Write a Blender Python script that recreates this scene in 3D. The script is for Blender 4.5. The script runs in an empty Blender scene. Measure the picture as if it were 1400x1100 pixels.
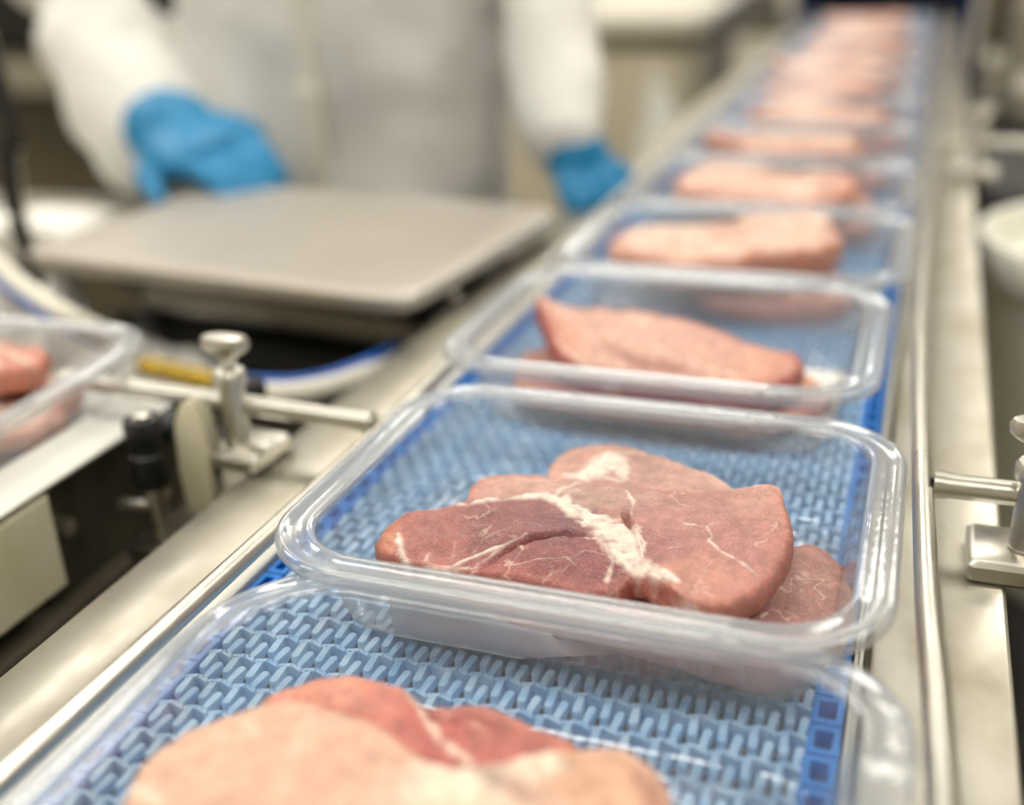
import bpy, math, random
import numpy as np
from mathutils import Vector, Matrix, noise

# ------------------------------------------------------------------ camera, light, exposure
SC = bpy.context.scene
COL = SC.collection
FPX = 1532.08                       # focal length in pixels of the 1400 x 1100 frame
CAM = np.array([0.0, 0.0, 0.3004])  # belt surface is z = 0, belt runs along +y, floor is z = -0.9
RM = np.array([[0.94124884, 0.33554102, -0.03824724],
               [0.10082705, -0.38729712, -0.91642504],
               [-0.32231124, 0.85872764, -0.39837457]])   # rows: right, down, forward
cd = bpy.data.cameras.new('camera')
cam = bpy.data.objects.new('camera', cd)
COL.objects.link(cam)
cd.sensor_width = 36.0
cd.lens = FPX / 1400 * 36
cd.clip_start = 0.01
M = Matrix.Identity(4)
for i in range(3):
    M[i][0] = RM[0][i]; M[i][1] = -RM[1][i]; M[i][2] = -RM[2][i]; M[i][3] = CAM[i]
cam.matrix_world = M
cd.dof.use_dof = True
cd.dof.focus_distance = 0.505
cd.dof.aperture_fstop = 2.35
SC.camera = cam

W = bpy.data.worlds.new('world'); SC.world = W; W.use_nodes = True
W.node_tree.nodes['Background'].inputs[0].default_value = (0.9, 0.95, 1.0, 1)
W.node_tree.nodes['Background'].inputs[1].default_value = 0.3
SC.view_settings.view_transform = 'Standard'
SC.view_settings.look = 'None'
SC.view_settings.exposure = 0.16
SC.view_settings.gamma = 1.0
SC.view_settings.use_curve_mapping = False
SC.cycles.transparent_max_bounces = 64
SC.cycles.max_bounces = 9
SC.cycles.sample_clamp_indirect = 6.0
SC.cycles.caustics_reflective = False
LAMP = 9.0                          # emission of the ceiling panels

# ------------------------------------------------------------------ helpers
def s2l(c):
    c = np.asarray(c, float) / 255.0
    return np.where(c <= 0.04045, c / 12.92, ((c + 0.055) / 1.055) ** 2.4)

def _ray(px, py):
    return RM.T @ np.array([(px - 700) / FPX, (py - 550) / FPX, 1.0])
def at(px, py, z=0.0):              # measured point of the photograph on a level plane
    d = _ray(px, py); t = (z - CAM[2]) / d[2]; return CAM + t * d
def aty(px, py, Y):                 # the same on an upright plane across the belt
    d = _ray(px, py); t = (Y - CAM[1]) / d[1]; return CAM + t * d
def atx(px, py, X):
    d = _ray(px, py); t = (X - CAM[0]) / d[0]; return CAM + t * d

MATS = {}
def mat(name, col, rough=0.5, metal=0.0, var=0.0, vscale=20.0, bump=0.0, bscale=200.0, coat=0.0,
        sss=0.0, col2=None, stretch=(1, 1, 1), emit=0.0, rvar=0.0, spec=0.5):
    m = bpy.data.materials.new(name); m.use_nodes = True
    nt = m.node_tree; b = nt.nodes['Principled BSDF']
    c = s2l(col)
    b.inputs['Base Color'].default_value = (*c, 1)
    b.inputs['Roughness'].default_value = rough
    b.inputs['Metallic'].default_value = metal
    b.inputs['Specular IOR Level'].default_value = spec
    if coat:
        b.inputs['Coat Weight'].default_value = coat; b.inputs['Coat Roughness'].default_value = 0.15
    if sss:
        b.inputs['Subsurface Weight'].default_value = sss
        b.inputs['Subsurface Radius'].default_value = (1, 0.5, 0.35); b.inputs['Subsurface Scale'].default_value = 0.004
    if emit:
        b.inputs['Emission Color'].default_value = (*c, 1); b.inputs['Emission Strength'].default_value = emit
    if var or bump or rvar:
        tc = nt.nodes.new('ShaderNodeTexCoord'); mp = nt.nodes.new('ShaderNodeMapping')
        mp.inputs['Scale'].default_value = stretch
        nt.links.new(tc.outputs['Object'], mp.inputs[0])
    if var or rvar:
        n = nt.nodes.new('ShaderNodeTexNoise'); n.inputs['Scale'].default_value = vscale
        n.inputs['Detail'].default_value = 6; nt.links.new(mp.outputs[0], n.inputs['Vector'])
        r = nt.nodes.new('ShaderNodeMapRange'); r.inputs[1].default_value = 0.3; r.inputs[2].default_value = 0.7
        nt.links.new(n.outputs['Fac'], r.inputs[0])
        if var:
            mx = nt.nodes.new('ShaderNodeMix'); mx.data_type = 'RGBA'
            mx.inputs[6].default_value = (*c, 1)
            c2 = s2l(col2) if col2 is not None else c * (1 - var)
            mx.inputs[7].default_value = (*c2, 1)
            nt.links.new(r.outputs[0], mx.inputs[0]); nt.links.new(mx.outputs[2], b.inputs['Base Color'])
        if rvar:
            rr = nt.nodes.new('ShaderNodeMapRange'); rr.inputs[3].default_value = max(0.02, rough - rvar); rr.inputs[4].default_value = rough + rvar
            nt.links.new(r.outputs[0], rr.inputs[0]); nt.links.new(rr.outputs[0], b.inputs['Roughness'])
    if bump:
        n2 = nt.nodes.new('ShaderNodeTexNoise'); n2.inputs['Scale'].default_value = bscale; n2.inputs['Detail'].default_value = 4
        nt.links.new(mp.outputs[0], n2.inputs['Vector'])
        bp = nt.nodes.new('ShaderNodeBump'); bp.inputs['Strength'].default_value = bump; bp.inputs['Distance'].default_value = 0.002
        nt.links.new(n2.outputs['Fac'], bp.inputs['Height']); nt.links.new(bp.outputs[0], b.inputs['Normal'])
    MATS[name] = m
    return m

def clear_plastic(name, haze, tint, rough=0.06, refl=1.0):
    m = bpy.data.materials.new(name); m.use_nodes = True
    nt = m.node_tree; nt.nodes.clear(); N = nt.nodes.new; K = nt.links.new
    out = N('ShaderNodeOutputMaterial')
    tr = N('ShaderNodeBsdfTransparent'); tr.inputs[0].default_value = (*tint, 1)
    df = N('ShaderNodeBsdfDiffuse'); df.inputs[0].default_value = (0.86, 0.9, 0.94, 1)
    tl = N('ShaderNodeBsdfTranslucent'); tl.inputs[0].default_value = (0.86, 0.9, 0.94, 1)
    hz = N('ShaderNodeMixShader'); hz.inputs[0].default_value = 0.5
    K(df.outputs[0], hz.inputs[1]); K(tl.outputs[0], hz.inputs[2])
    lw = N('ShaderNodeLayerWeight'); lw.inputs[0].default_value = 0.5
    # haze grows where the wall is seen edge-on (longer way through the plastic)
    hp = N('ShaderNodeMath'); hp.operation = 'POWER'; hp.inputs[1].default_value = 3.0
    K(lw.outputs['Facing'], hp.inputs[0])
    hm = N('ShaderNodeMath'); hm.operation = 'MULTIPLY_ADD'; hm.inputs[1].default_value = min(0.4, haze * 2.0); hm.inputs[2].default_value = haze
    K(hp.outputs[0], hm.inputs[0])
    a = N('ShaderNodeMixShader'); K(hm.outputs[0], a.inputs[0]); K(tr.outputs[0], a.inputs[1]); K(hz.outputs[0], a.inputs[2])
    gl = N('ShaderNodeBsdfGlossy'); gl.inputs['Roughness'].default_value = rough
    pw = N('ShaderNodeMath'); pw.operation = 'POWER'; pw.inputs[1].default_value = 4.5
    K(lw.outputs['Facing'], pw.inputs[0])
    fm = N('ShaderNodeMath'); fm.operation = 'MULTIPLY_ADD'; fm.inputs[1].default_value = 0.7 * refl; fm.inputs[2].default_value = 0.045 * refl
    K(pw.outputs[0], fm.inputs[0])
    b = N('ShaderNodeMixShader'); K(fm.outputs[0], b.inputs[0]); K(a.outputs[0], b.inputs[1]); K(gl.outputs[0], b.inputs[2])
    tc = N('ShaderNodeTexCoord'); ns = N('ShaderNodeTexNoise'); ns.inputs['Scale'].default_value = 90; ns.inputs['Detail'].default_value = 2
    K(tc.outputs['Object'], ns.inputs['Vector'])
    bp = N('ShaderNodeBump'); bp.inputs['Strength'].default_value = 0.12; bp.inputs['Distance'].default_value = 0.002
    K(ns.outputs['Fac'], bp.inputs['Height']); K(bp.outputs[0], gl.inputs['Normal'])
    K(b.outputs[0], out.inputs[0])
    MATS[name] = m
    return m

class MB:
    def __init__(s): s.v = []; s.f = []
    def add(s, vs, fs):
        k = len(s.v); s.v += [tuple(float(c) for c in p) for p in vs]; s.f += [tuple(i + k for i in f) for f in fs]; return s
    def box(s, lo, hi, bev=0.0):
        (x0, y0, z0), (x1, y1, z1) = lo, hi
        if bev <= 0:
            vs = [(x, y, z) for z in (z0, z1) for y in (y0, y1) for x in (x0, x1)]
            fs = [(0, 2, 3, 1), (4, 5, 7, 6), (0, 1, 5, 4), (1, 3, 7, 5), (3, 2, 6, 7), (2, 0, 4, 6)]
            return s.add(vs, fs)
        b = bev
        def ring(z, i):
            return [(x0 + i + b, y0 + i, z), (x1 - i - b, y0 + i, z), (x1 - i, y0 + i + b, z), (x1 - i, y1 - i - b, z),
                    (x1 - i - b, y1 - i, z), (x0 + i + b, y1 - i, z), (x0 + i, y1 - i - b, z), (x0 + i, y0 + i + b, z)]
        rings = [ring(z0, b), ring(z0 + b, 0), ring(z1 - b, 0), ring(z1, b)]
        return s.loft(rings, True, True)
    def loft(s, rings, cap0=True, cap1=True, closed=True):
        n = len(rings[0]); vs = [p for r in rings for p in r]; fs = []
        for k in range(len(rings) - 1):
            for i in range(n if closed else n - 1):
                j = (i + 1) % n; fs.append((k * n + i, k * n + j, (k + 1) * n + j, (k + 1) * n + i))
        if cap0: fs.append(tuple(reversed(range(n))))
        if cap1: fs.append(tuple(range((len(rings) - 1) * n, len(rings) * n)))
        return s.add(vs, fs)
    def tube(s, pts, rad, n=16, squash=1.0, cap=True):
        pts = [Vector(p) for p in pts]; rings = []
        rad = rad if hasattr(rad, '__len__') else [rad] * len(pts)
        up = Vector((0, 0, 1))
        for i, p in enumerate(pts):
            t = (pts[min(i + 1, len(pts) - 1)] - pts[max(i - 1, 0)]).normalized()
            u = up - t * up.dot(t)
            if u.length < 0.2:
                u = Vector((0, 1, 0)) - t * t.y
            u.normalize(); w = t.cross(u)
            rings.append([p + (w * math.cos(2 * math.pi * k / n) + u * squash * math.sin(2 * math.pi * k / n)) * rad[i] for k in range(n)])
        return s.loft(rings, cap, cap)
    def lathe(s, prof, c=(0, 0, 0), n=32):
        rings = [[(c[0] + r * math.cos(2 * math.pi * k / n), c[1] + r * math.sin(2 * math.pi * k / n), c[2] + z) for k in range(n)] for r, z in prof]
        return s.loft(rings, True, True)
    def ellipsoid(s, c, r, n=20, m=12):
        rings = []
        for i in range(m + 1):
            a = math.pi * (i + 0.02 * (i == 0) - 0.02 * (i == m)) / m
            rings.append([(c[0] + r[0] * math.sin(a) * math.cos(2 * math.pi * k / n), c[1] + r[1] * math.sin(a) * math.sin(2 * math.pi * k / n), c[2] - r[2] * math.cos(a)) for k in range(n)])
        return s.loft(rings, True, True)
    def build(s, name, m, parent=None, smooth=True, angle=40):
        me = bpy.data.meshes.new(name); me.from_pydata(s.v, [], s.f); me.update()
        return link(name, me, m, parent, smooth, angle)

def link(name, me, m, parent=None, smooth=True, angle=40):
    if m is not None:
        me.materials.append(MATS[m] if isinstance(m, str) else m)
    if smooth:
        me.polygons.foreach_set('use_smooth', [True] * len(me.polygons))
        if angle < 180:
            me.set_sharp_from_angle(angle=math.radians(angle))
    o = bpy.data.objects.new(name, me); COL.objects.link(o)
    if parent is not None: o.parent = parent
    return o

def tag(o, label=None, cat=None, group=None, kind=None):
    if label: o['label'] = label
    if cat: o['category'] = cat
    if group: o['group'] = group
    if kind: o['kind'] = kind
    return o
def empty(name, loc=(0, 0, 0), rz=0.0):
    o = bpy.data.objects.new(name, None); COL.objects.link(o)
    o.location = loc; o.rotation_euler = (0, 0, rz); o.empty_display_size = 0.02
    return o
def struct(name, mb, m, parent=None, smooth=False):
    o = mb.build(name, m, parent, smooth); o['kind'] = 'structure'; return o
def dup(o, parent=None):
    c = o.copy(); COL.objects.link(c); c.parent = parent; return c

def smoothpath(pts, n=8):           # Catmull-Rom through the points
    P = [Vector(p) for p in pts]; P = [2 * P[0] - P[1]] + P + [2 * P[-1] - P[-2]]; out = []
    for i in range(1, len(P) - 2):
        for k in range(n):
            t = k / n; a, b, c, d = P[i - 1:i + 3]
            out.append(0.5 * (2 * b + (c - a) * t + (2 * a - 5 * b + 4 * c - d) * t * t + (3 * b - a - 3 * c + d) * t ** 3))
    out.append(P[-2]); return out

# ------------------------------------------------------------------ materials
steel = mat('brushed_steel', (192, 189, 180), 0.46, 1.0, var=0.25, vscale=22, bump=0.10, bscale=26, stretch=(1, 0.6, 1), rvar=0.14, col2=(166, 160, 142))
mat('polished_steel', (208, 205, 196), 0.33, 1.0, rvar=0.06, vscale=60, bump=0.03, bscale=500)
mat('scale_steel', (212, 206, 198), 0.5, 1.0, var=0.1, vscale=9, rvar=0.05)
mat('dark_steel', (132, 126, 112), 0.5, 1.0, var=0.4, vscale=30, rvar=0.1)
mat('black_plastic', (22, 23, 25), 0.45, bump=0.1)
mat('dark_rubber', (34, 32, 30), 0.7)
mat('cream_plastic', (226, 222, 198), 0.45, var=0.15, vscale=25, col2=(214, 206, 172), sss=0.1)
mat('white_plastic', (232, 232, 224), 0.4, var=0.1, vscale=15)
mat('belt_blue', (184, 212, 236), 0.45, var=0.5, vscale=90, col2=(124, 174, 222), bump=0.1)
mat('belt_edge_blue', (22, 130, 226), 0.38, var=0.2, vscale=160)
mat('rod_brown', (110, 104, 100), 0.6, var=0.5, vscale=120)
mat('under_dark', (30, 32, 36), 0.8)
mat('pad_white', (244, 242, 238), 0.85, bump=0.3, bscale=1500)
mat('glove_blue', (4, 134, 190), 0.42, var=0.15, vscale=30, bump=0.3, bscale=70)
mat('coat_white', (226, 226, 222), 0.85, bump=0.1, bscale=25)
mat('skin', (200, 150, 125), 0.5, sss=0.1)
mat('trousers', (225, 225, 222), 0.85)
mat('placket_cream', (230, 227, 214), 0.7)
mat('yellow', (214, 178, 34), 0.5, var=0.5, vscale=120, col2=(120, 96, 20))
mat('hose_white', (226, 222, 208), 0.45)
mat('hose_blue', (24, 90, 182), 0.45)
mat('green_dark', (24, 52, 34), 0.5)
mat('paper_white', (240, 238, 232), 0.8, bump=0.2, bscale=40)
mat('bin_beige', (200, 192, 170), 0.6, var=0.1, vscale=4)
mat('bin_rim_mat', (208, 204, 190), 0.6)
mat('machine_grey', (150, 144, 130), 0.5, var=0.2, vscale=6)
mat('machine_black', (28, 27, 25), 0.6)
mat('machine_brown', (92, 84, 66), 0.6, var=0.3, vscale=5)
mat('housing_blue', (14, 60, 140), 0.45)
mat('floor_mat', (150, 140, 118), 0.4, var=0.2, vscale=3, rvar=0.1)
mat('wall_mat', (214, 208, 192), 0.7, var=0.05, vscale=2)
mat('ceiling_mat', (232, 232, 228), 0.8)
mat('bucket_white', (236, 235, 224), 0.4, sss=0.05)
mat('lamp_panel', (255, 250, 240), 0.5, emit=LAMP)
clear_plastic('tray_clear', 0.070, (0.985, 0.99, 0.995))
clear_plastic('tray_rim_clear', 0.25, (0.98, 0.985, 0.99), rough=0.09, refl=1.7)

def meat_material():
    m = bpy.data.materials.new('raw_pork'); m.use_nodes = True
    nt = m.node_tree; N = nt.nodes.new; K = nt.links.new; b = nt.nodes['Principled BSDF']
    vc = N('ShaderNodeVertexColor'); vc.layer_name = 'col'
    tc = N('ShaderNodeTexCoord')
    # mottling of the muscle
    n1 = N('ShaderNodeTexNoise'); n1.inputs['Scale'].default_value = 140; n1.inputs['Detail'].default_value = 8; n1.inputs['Roughness'].default_value = 0.65
    K(tc.outputs['Object'], n1.inputs['Vector'])
    mr = N('ShaderNodeMapRange'); mr.inputs[1].default_value = 0.25; mr.inputs[2].default_value = 0.75; mr.inputs[3].default_value = 0.62; mr.inputs[4].default_value = 1.26
    K(n1.outputs['Fac'], mr.inputs[0])
    mu = N('ShaderNodeMix'); mu.data_type = 'RGBA'; mu.blend_type = 'MULTIPLY'; mu.inputs[0].default_value = 1.0
    K(vc.outputs['Color'], mu.inputs[6]); K(mr.outputs[0], mu.inputs[7])
    # fine marbling veins
    wv = N('ShaderNodeTexNoise'); wv.inputs['Scale'].default_value = 48; wv.inputs['Detail'].default_value = 3; wv.inputs['Distortion'].default_value = 0.35
    K(tc.outputs['Object'], wv.inputs['Vector'])
    sb = N('ShaderNodeMath'); sb.operation = 'SUBTRACT'; sb.inputs[1].default_value = 0.5; K(wv.outputs['Fac'], sb.inputs[0])
    ab = N('ShaderNodeMath'); ab.operation = 'ABSOLUTE'; K(sb.outputs[0], ab.inputs[0])
    vr = N('ShaderNodeMapRange'); vr.inputs[1].default_value = 0.004; vr.inputs[2].default_value = 0.018; vr.inputs[3].default_value = 1.0; vr.inputs[4].default_value = 0.0
    K(ab.outputs[0], vr.inputs[0])
    g = N('ShaderNodeTexNoise'); g.inputs['Scale'].default_value = 38; g.inputs['Detail'].default_value = 2; K(tc.outputs['Object'], g.inputs['Vector'])
    gr = N('ShaderNodeMapRange'); gr.inputs[1].default_value = 0.52; gr.inputs[2].default_value = 0.62; gr.inputs[4].default_value = 0.4; K(g.outputs['Fac'], gr.inputs[0])
    vm = N('ShaderNodeMath'); vm.operation = 'MULTIPLY'; K(vr.outputs[0], vm.inputs[0]); K(gr.outputs[0], vm.inputs[1])
    mx = N('ShaderNodeMix'); mx.data_type = 'RGBA'; mx.inputs[7].default_value = (*s2l((236, 208, 188)), 1)
    K(vm.outputs[0], mx.inputs[0]); K(mu.outputs[2], mx.inputs[6])
    # fine pale speckle over the meat colour
    sp = N('ShaderNodeTexNoise'); sp.inputs['Scale'].default_value = 1100; sp.inputs['Detail'].default_value = 2; K(tc.outputs['Object'], sp.inputs['Vector'])
    sr = N('ShaderNodeMapRange'); sr.inputs[1].default_value = 0.56; sr.inputs[2].default_value = 0.72; sr.inputs[4].default_value = 0.26; K(sp.outputs['Fac'], sr.inputs[0])
    m3 = N('ShaderNodeMix'); m3.data_type = 'RGBA'; m3.inputs[7].default_value = (*s2l((240, 214, 200)), 1)
    K(sr.outputs[0], m3.inputs[0]); K(mx.outputs[2], m3.inputs[6]); K(m3.outputs[2], b.inputs['Base Color'])
    b.inputs['Roughness'].default_value = 0.42
    b.inputs['Specular IOR Level'].default_value = 0.42
    b.inputs['Subsurface Weight'].default_value = 0.12
    b.inputs['Subsurface Radius'].default_value = (1.0, 0.5, 0.4)
    b.inputs['Subsurface Scale'].default_value = 0.003
    b.inputs['Coat Weight'].default_value = 0.3; b.inputs['Coat Roughness'].default_value = 0.2
    n2 = N('ShaderNodeTexNoise'); n2.inputs['Scale'].default_value = 900; n2.inputs['Detail'].default_value = 6
    K(tc.outputs['Object'], n2.inputs['Vector'])
    bp = N('ShaderNodeBump'); bp.inputs['Strength'].default_value = 0.55; bp.inputs['Distance'].default_value = 0.0012
    K(n2.outputs['Fac'], bp.inputs['Height']); K(bp.outputs[0], b.inputs['Normal']); K(bp.outputs[0], b.inputs['Coat Normal'])
    MATS['raw_pork'] = m
meat_material()

# ------------------------------------------------------------------ the room
FZ = -0.9
X0, X1, Y0, Y1, CZ = -4.2, 2.8, -2.6, 6.6, 2.0
struct('floor', MB().box((X0, Y0, FZ - 0.1), (X1, Y1, FZ)), 'floor_mat')
struct('ceiling', MB().box((X0, Y0, CZ), (X1, Y1, CZ + 0.1)), 'ceiling_mat')
struct('wall_back', MB().box((X0 - 0.1, Y1, FZ - 0.1), (X1 + 0.1, Y1 + 0.1, CZ + 0.1)), 'wall_mat')
struct('wall_front', MB().box((X0 - 0.1, Y0 - 0.1, FZ - 0.1), (X1 + 0.1, Y0, CZ + 0.1)), 'wall_mat')
struct('wall_left', MB().box((X0 - 0.1, Y0, FZ - 0.1), (X0, Y1, CZ + 0.1)), 'wall_mat')
struct('wall_right', MB().box((X1, Y0, FZ - 0.1), (X1 + 0.1, Y1, CZ + 0.1)), 'wall_mat')
# ceiling lamps
lamp_spots = [(-2.7, -0.6), (-0.9, -0.6), (0.9, -0.6), (-2.7, 1.5), (-0.9, 1.5), (0.9, 1.5), (-2.7, 3.6), (-0.9, 3.6), (0.9, 3.6), (-0.9, 5.4)]
hb = MB().box((-0.64, -0.34, -0.06), (0.64, 0.34, 0.0), 0.01); db = MB().box((-0.6, -0.3, -0.068), (0.6, 0.3, -0.0605))
h_me = d_me = None
for i, (x, y) in enumerate(lamp_spots):
    e = empty('ceiling_lamp', (x, y, CZ))
    tag(e, 'flat white ceiling lamp panel above the packing line', 'lamp', 'ceiling lamp panels')
    if h_me is None:
        h = hb.build('housing', 'white_plastic', e); d = db.build('diffuser', 'lamp_panel', e); h_me, d_me = h, d
    else:
        dup(h_me, e); dup(d_me, e)

# ------------------------------------------------------------------ conveyor frame
YB0, YB1 = -0.05, 3.55
BL, BR = -0.292, -0.007              # belt edges
fr = empty('belt_conveyor', (0, 0, FZ))
tag(fr, 'stainless steel conveyor frame with flat side plates carrying the blue belt', 'conveyor')
def child_box(name, m, parent, lo, hi, bev=0.0):
    off = Vector(parent.location)
    o = MB().box(lo, hi, bev).build(name, m, None)
    o.parent = parent; o.location = -off
    return o
child_box('side_plate', 'brushed_steel', fr, (-0.363, YB0, -0.006), (-0.301, YB1, -0.001), 0.0012)
child_box('side_plate', 'brushed_steel', fr, (0.001, YB0, -0.006), (0.058, YB1, -0.001), 0.0012)
child_box('side_channel', 'brushed_steel', fr, (-0.305, YB0, -0.09), (-0.301, YB1, -0.006))
child_box('side_channel', 'brushed_steel', fr, (0.001, YB0, -0.09), (0.005, YB1, -0.006))
child_box('wear_strip', 'white_plastic', fr, (-0.3008, YB0, -0.03), (-0.2935, YB1, 0.004), 0.001)
child_box('wear_strip', 'white_plastic', fr, (-0.0055, YB0, -0.03), (-0.002, YB1, 0.002), 0.001)
child_box('bed_plate', 'under_dark', fr, (-0.297, YB0, -0.03), (-0.006, YB1, -0.022))
child_box('skirt', 'dark_steel', fr, (-0.345, YB0, -0.09), (-0.341, YB1, -0.006))
for y in (0.15, 1.7, 3.3):
    for x in (-0.35, 0.01):
        child_box('leg', 'brushed_steel', fr, (x, y, FZ), (x + 0.04, y + 0.04, -0.09))
child_box('cross_beam', 'brushed_steel', fr, (-0.31, 1.7, -0.5), (0.01, 1.74, -0.46))

# belt: rows of hinged links
belt = empty('conveyor_belt', (0, 0, 0))
tag(belt, 'blue modular plastic conveyor belt with open hinged links', 'conveyor belt')
PITCH = 0.0186
def belt_row():
    mb = MB(); T = 0.0; D = -0.012
    def slab(poly):
        n = len(poly); b = 0.0007
        cx = sum(p[0] for p in poly) / n; cy = sum(p[1] for p in poly) / n
        inner = [(p[0] + (cx - p[0]) * 0.16, p[1] + (cy - p[1]) * 0.10, T) for p in poly]
        mb.loft([[(p[0], p[1], D) for p in poly], [(p[0], p[1], T - b) for p in poly], inner], False, True)
    def finger(x, y0, y1, w, skew):
        # a rounded finger from the bar at y0 to its tip at y1
        s = 1 if y1 > y0 else -1; h = w / 2
        pts = [(x - h * 0.8, y0), (x + h * 0.8, y0), (x + skew + h, y1 - s * h)]
        pts += [(x + skew + h * math.cos(a), y1 - s * h + s * h * math.sin(a)) for a in (math.pi / 4, math.pi / 2, 3 * math.pi / 4)]
        pts += [(x + skew - h, y1 - s * h)]
        if s < 0: pts = pts[::-1]
        slab(pts)
    x0, x1 = BL + 0.010, BR - 0.012
    n = 22; st = (x1 - x0) / n
    # zigzag bar joining the fingers
    top, bot = [], []
    for k in range(n * 2 + 1):
        x = x0 + k * st / 2; y = 0.0011 * (1 if k % 2 else -1)
        top.append((x, y + 0.0013)); bot.append((x, y - 0.0013))
    for k in range(n * 2):
        slab([bot[k], bot[k + 1], top[k + 1], top[k]])
    for k in range(n):
        finger(x0 + (k + 0.25) * st, 0.0, -0.0128, 0.0042, 0.0008)
        finger(x0 + (k + 0.75) * st, 0.0, 0.0128, 0.0042, 0.0008)
    return mb
row = belt_row().build('belt_link', 'belt_blue', belt, True, 35)
EDGES = []
for (xa, xb) in ((BL, BL + 0.0105), (BR - 0.0125, BR)):
    eb = MB(); h = PITCH / 2 - 0.0007; i = 0.0027; m = 0.003
    for lo, hi in (((xa, -h), (xb, -h + m)), ((xa, h - m), (xb, h)), ((xa, -h + m), (xa + i, h - m)), ((xb - i, -h + m), (xb, h - m))):
        eb.box((lo[0], lo[1], -0.012), (hi[0], hi[1], 0.0004))
    EDGES.append(eb.build('link_edge', 'belt_edge_blue', row, True, 35))
pin = MB().tube([(BL + 0.002, PITCH / 2, -0.006), (BR - 0.002, PITCH / 2, -0.006)], 0.0019, 8).build('hinge_pin', 'rod_brown', row)
nrow = int((YB1 - 0.1) / PITCH)
row.location = (0, 0.05, 0)
for k in range(1, nrow):
    r = dup(row, belt); r.location = (0, 0.05 + k * PITCH, 0); [dup(e_, r) for e_ in EDGES]; dup(pin, r)

# guide rods with their clamps
GZ = 0.030
rl = tag(MB().tube(smoothpath([(-0.285, -0.04, GZ), (-0.281, 0.29, GZ), (-0.2795, 0.6, GZ), (-0.2895, 1.0, GZ), (-0.2895, 3.4, GZ)], 6), 0.005, 16).build('guide_rod', 'polished_steel'),
         'long round steel guide rod along the left edge of the blue belt', 'rail')
rr = tag(MB().tube(smoothpath([(0.036, -0.04, 0.036), (0.027, 0.30, 0.036), (0.0195, 0.446, 0.036), (0.0125, 0.689, 0.036), (0.011, 1.05, 0.036), (0.011, 3.4, 0.036)], 6), 0.0052, 16).build('guide_rod', 'polished_steel'),
         'long round steel guide rod along the right edge of the blue belt', 'rail')

def rod_clamp(loc, rz, label, bar0, bar1, barz):
    e = empty('rod_clamp', loc, rz); tag(e, label, 'clamp')
    b = MB().box((-0.026, -0.021, 0.0), (0.024, 0.021, 0.0115), 0.0022).build('base', 'polished_steel', e)
    MB().lathe([(0.0085, 0.0095), (0.0085, 0.013), (0.0078, 0.0135), (0.0078, 0.049), (0.0098, 0.0495), (0.0101, 0.0515), (0.0101, 0.056), (0.0085, 0.058)], n=28).build('post', 'polished_steel', e)
    MB().lathe([(0.0045, 0.057), (0.0036, 0.060), (0.0033, 0.0655), (0.0042, 0.067)], n=20).build('screw', 'polished_steel', e)
    kb = MB(); rings = []; kr = math.radians(8)
    for z, a, bb in ((0.063, 0.0045, 0.004), (0.067, 0.0072, 0.0052), (0.0695, 0.0115, 0.0064), (0.0725, 0.0150, 0.0076), (0.0770, 0.0156, 0.0080), (0.0795, 0.0140, 0.0068), (0.0805, 0.010, 0.0045)):
        rings.append([(a * math.cos(2 * math.pi * k / 28) * math.cos(kr) - bb * math.sin(2 * math.pi * k / 28) * math.sin(kr), a * math.cos(2 * math.pi * k / 28) * math.sin(kr) + bb * math.sin(2 * math.pi * k / 28) * math.cos(kr), z) for k in range(28)])
    kb.loft(rings).build('wing_knob', 'polished_steel', e)
    MB().tube([(bar0, 0.0035, barz), (bar1, 0.0035, barz)], 0.0062, 16).build('cross_rod', 'polished_steel', e)
    MB().tube([(bar1 - 0.006 * (1 if bar1 > 0 else -1), 0.0035, barz), (bar1, 0.0035, barz)], 0.0068, 16).build('weld_collar', 'polished_steel', e)
    return e
CLZ = -0.0008
rod_clamp((-0.378, 0.527, CLZ), math.radians(-3), 'steel rod clamp with oval wing knob and post left of the belt', -0.135, 0.0945, 0.035)
rod_clamp((0.066, 0.521, CLZ), 0.0, 'steel rod clamp beside the right guide rod, cut by the picture edge', 0.1, -0.0445, 0.0385)
rod_clamp((0.060, 1.415, CLZ), 0.0, 'blurred steel rod clamp with round knob far back right of the belt', 0.17, -0.046, 0.0385)

# ------------------------------------------------------------------ clear trays
TW, TL = 0.270, 0.212
def rrect(w, l, r, nc=22, na=24, nb=18):
    pts = []; tags_ = []
    cs = [(w - r, l - r, 0), (-(w - r), l - r, 90), (-(w - r), -(l - r), 180), (w - r, -(l - r), 270)]
    for q, (cx, cy, a0) in enumerate(cs):
        for k in range(nc):
            a = math.radians(a0 + 90 * k / (nc - 1)); pts.append((cx + r * math.cos(a), cy + r * math.sin(a), math.cos(a), math.sin(a))); tags_.append(('c', k / (nc - 1)))
        nx = cs[(q + 1) % 4]; a = math.radians(a0 + 90); ex, ey = cx + r * math.cos(a), cy + r * math.sin(a); fx, fy = nx[0] + r * math.cos(a), nx[1] + r * math.sin(a)
        ns = na if q % 2 == 0 else nb
        for k in range(1, ns):
            t = k / ns; pts.append((ex + (fx - ex) * t, ey + (fy - ey) * t, math.cos(a), math.sin(a))); tags_.append(('s', t * (6 if q % 2 == 0 else 4)))
    return pts, tags_
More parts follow.
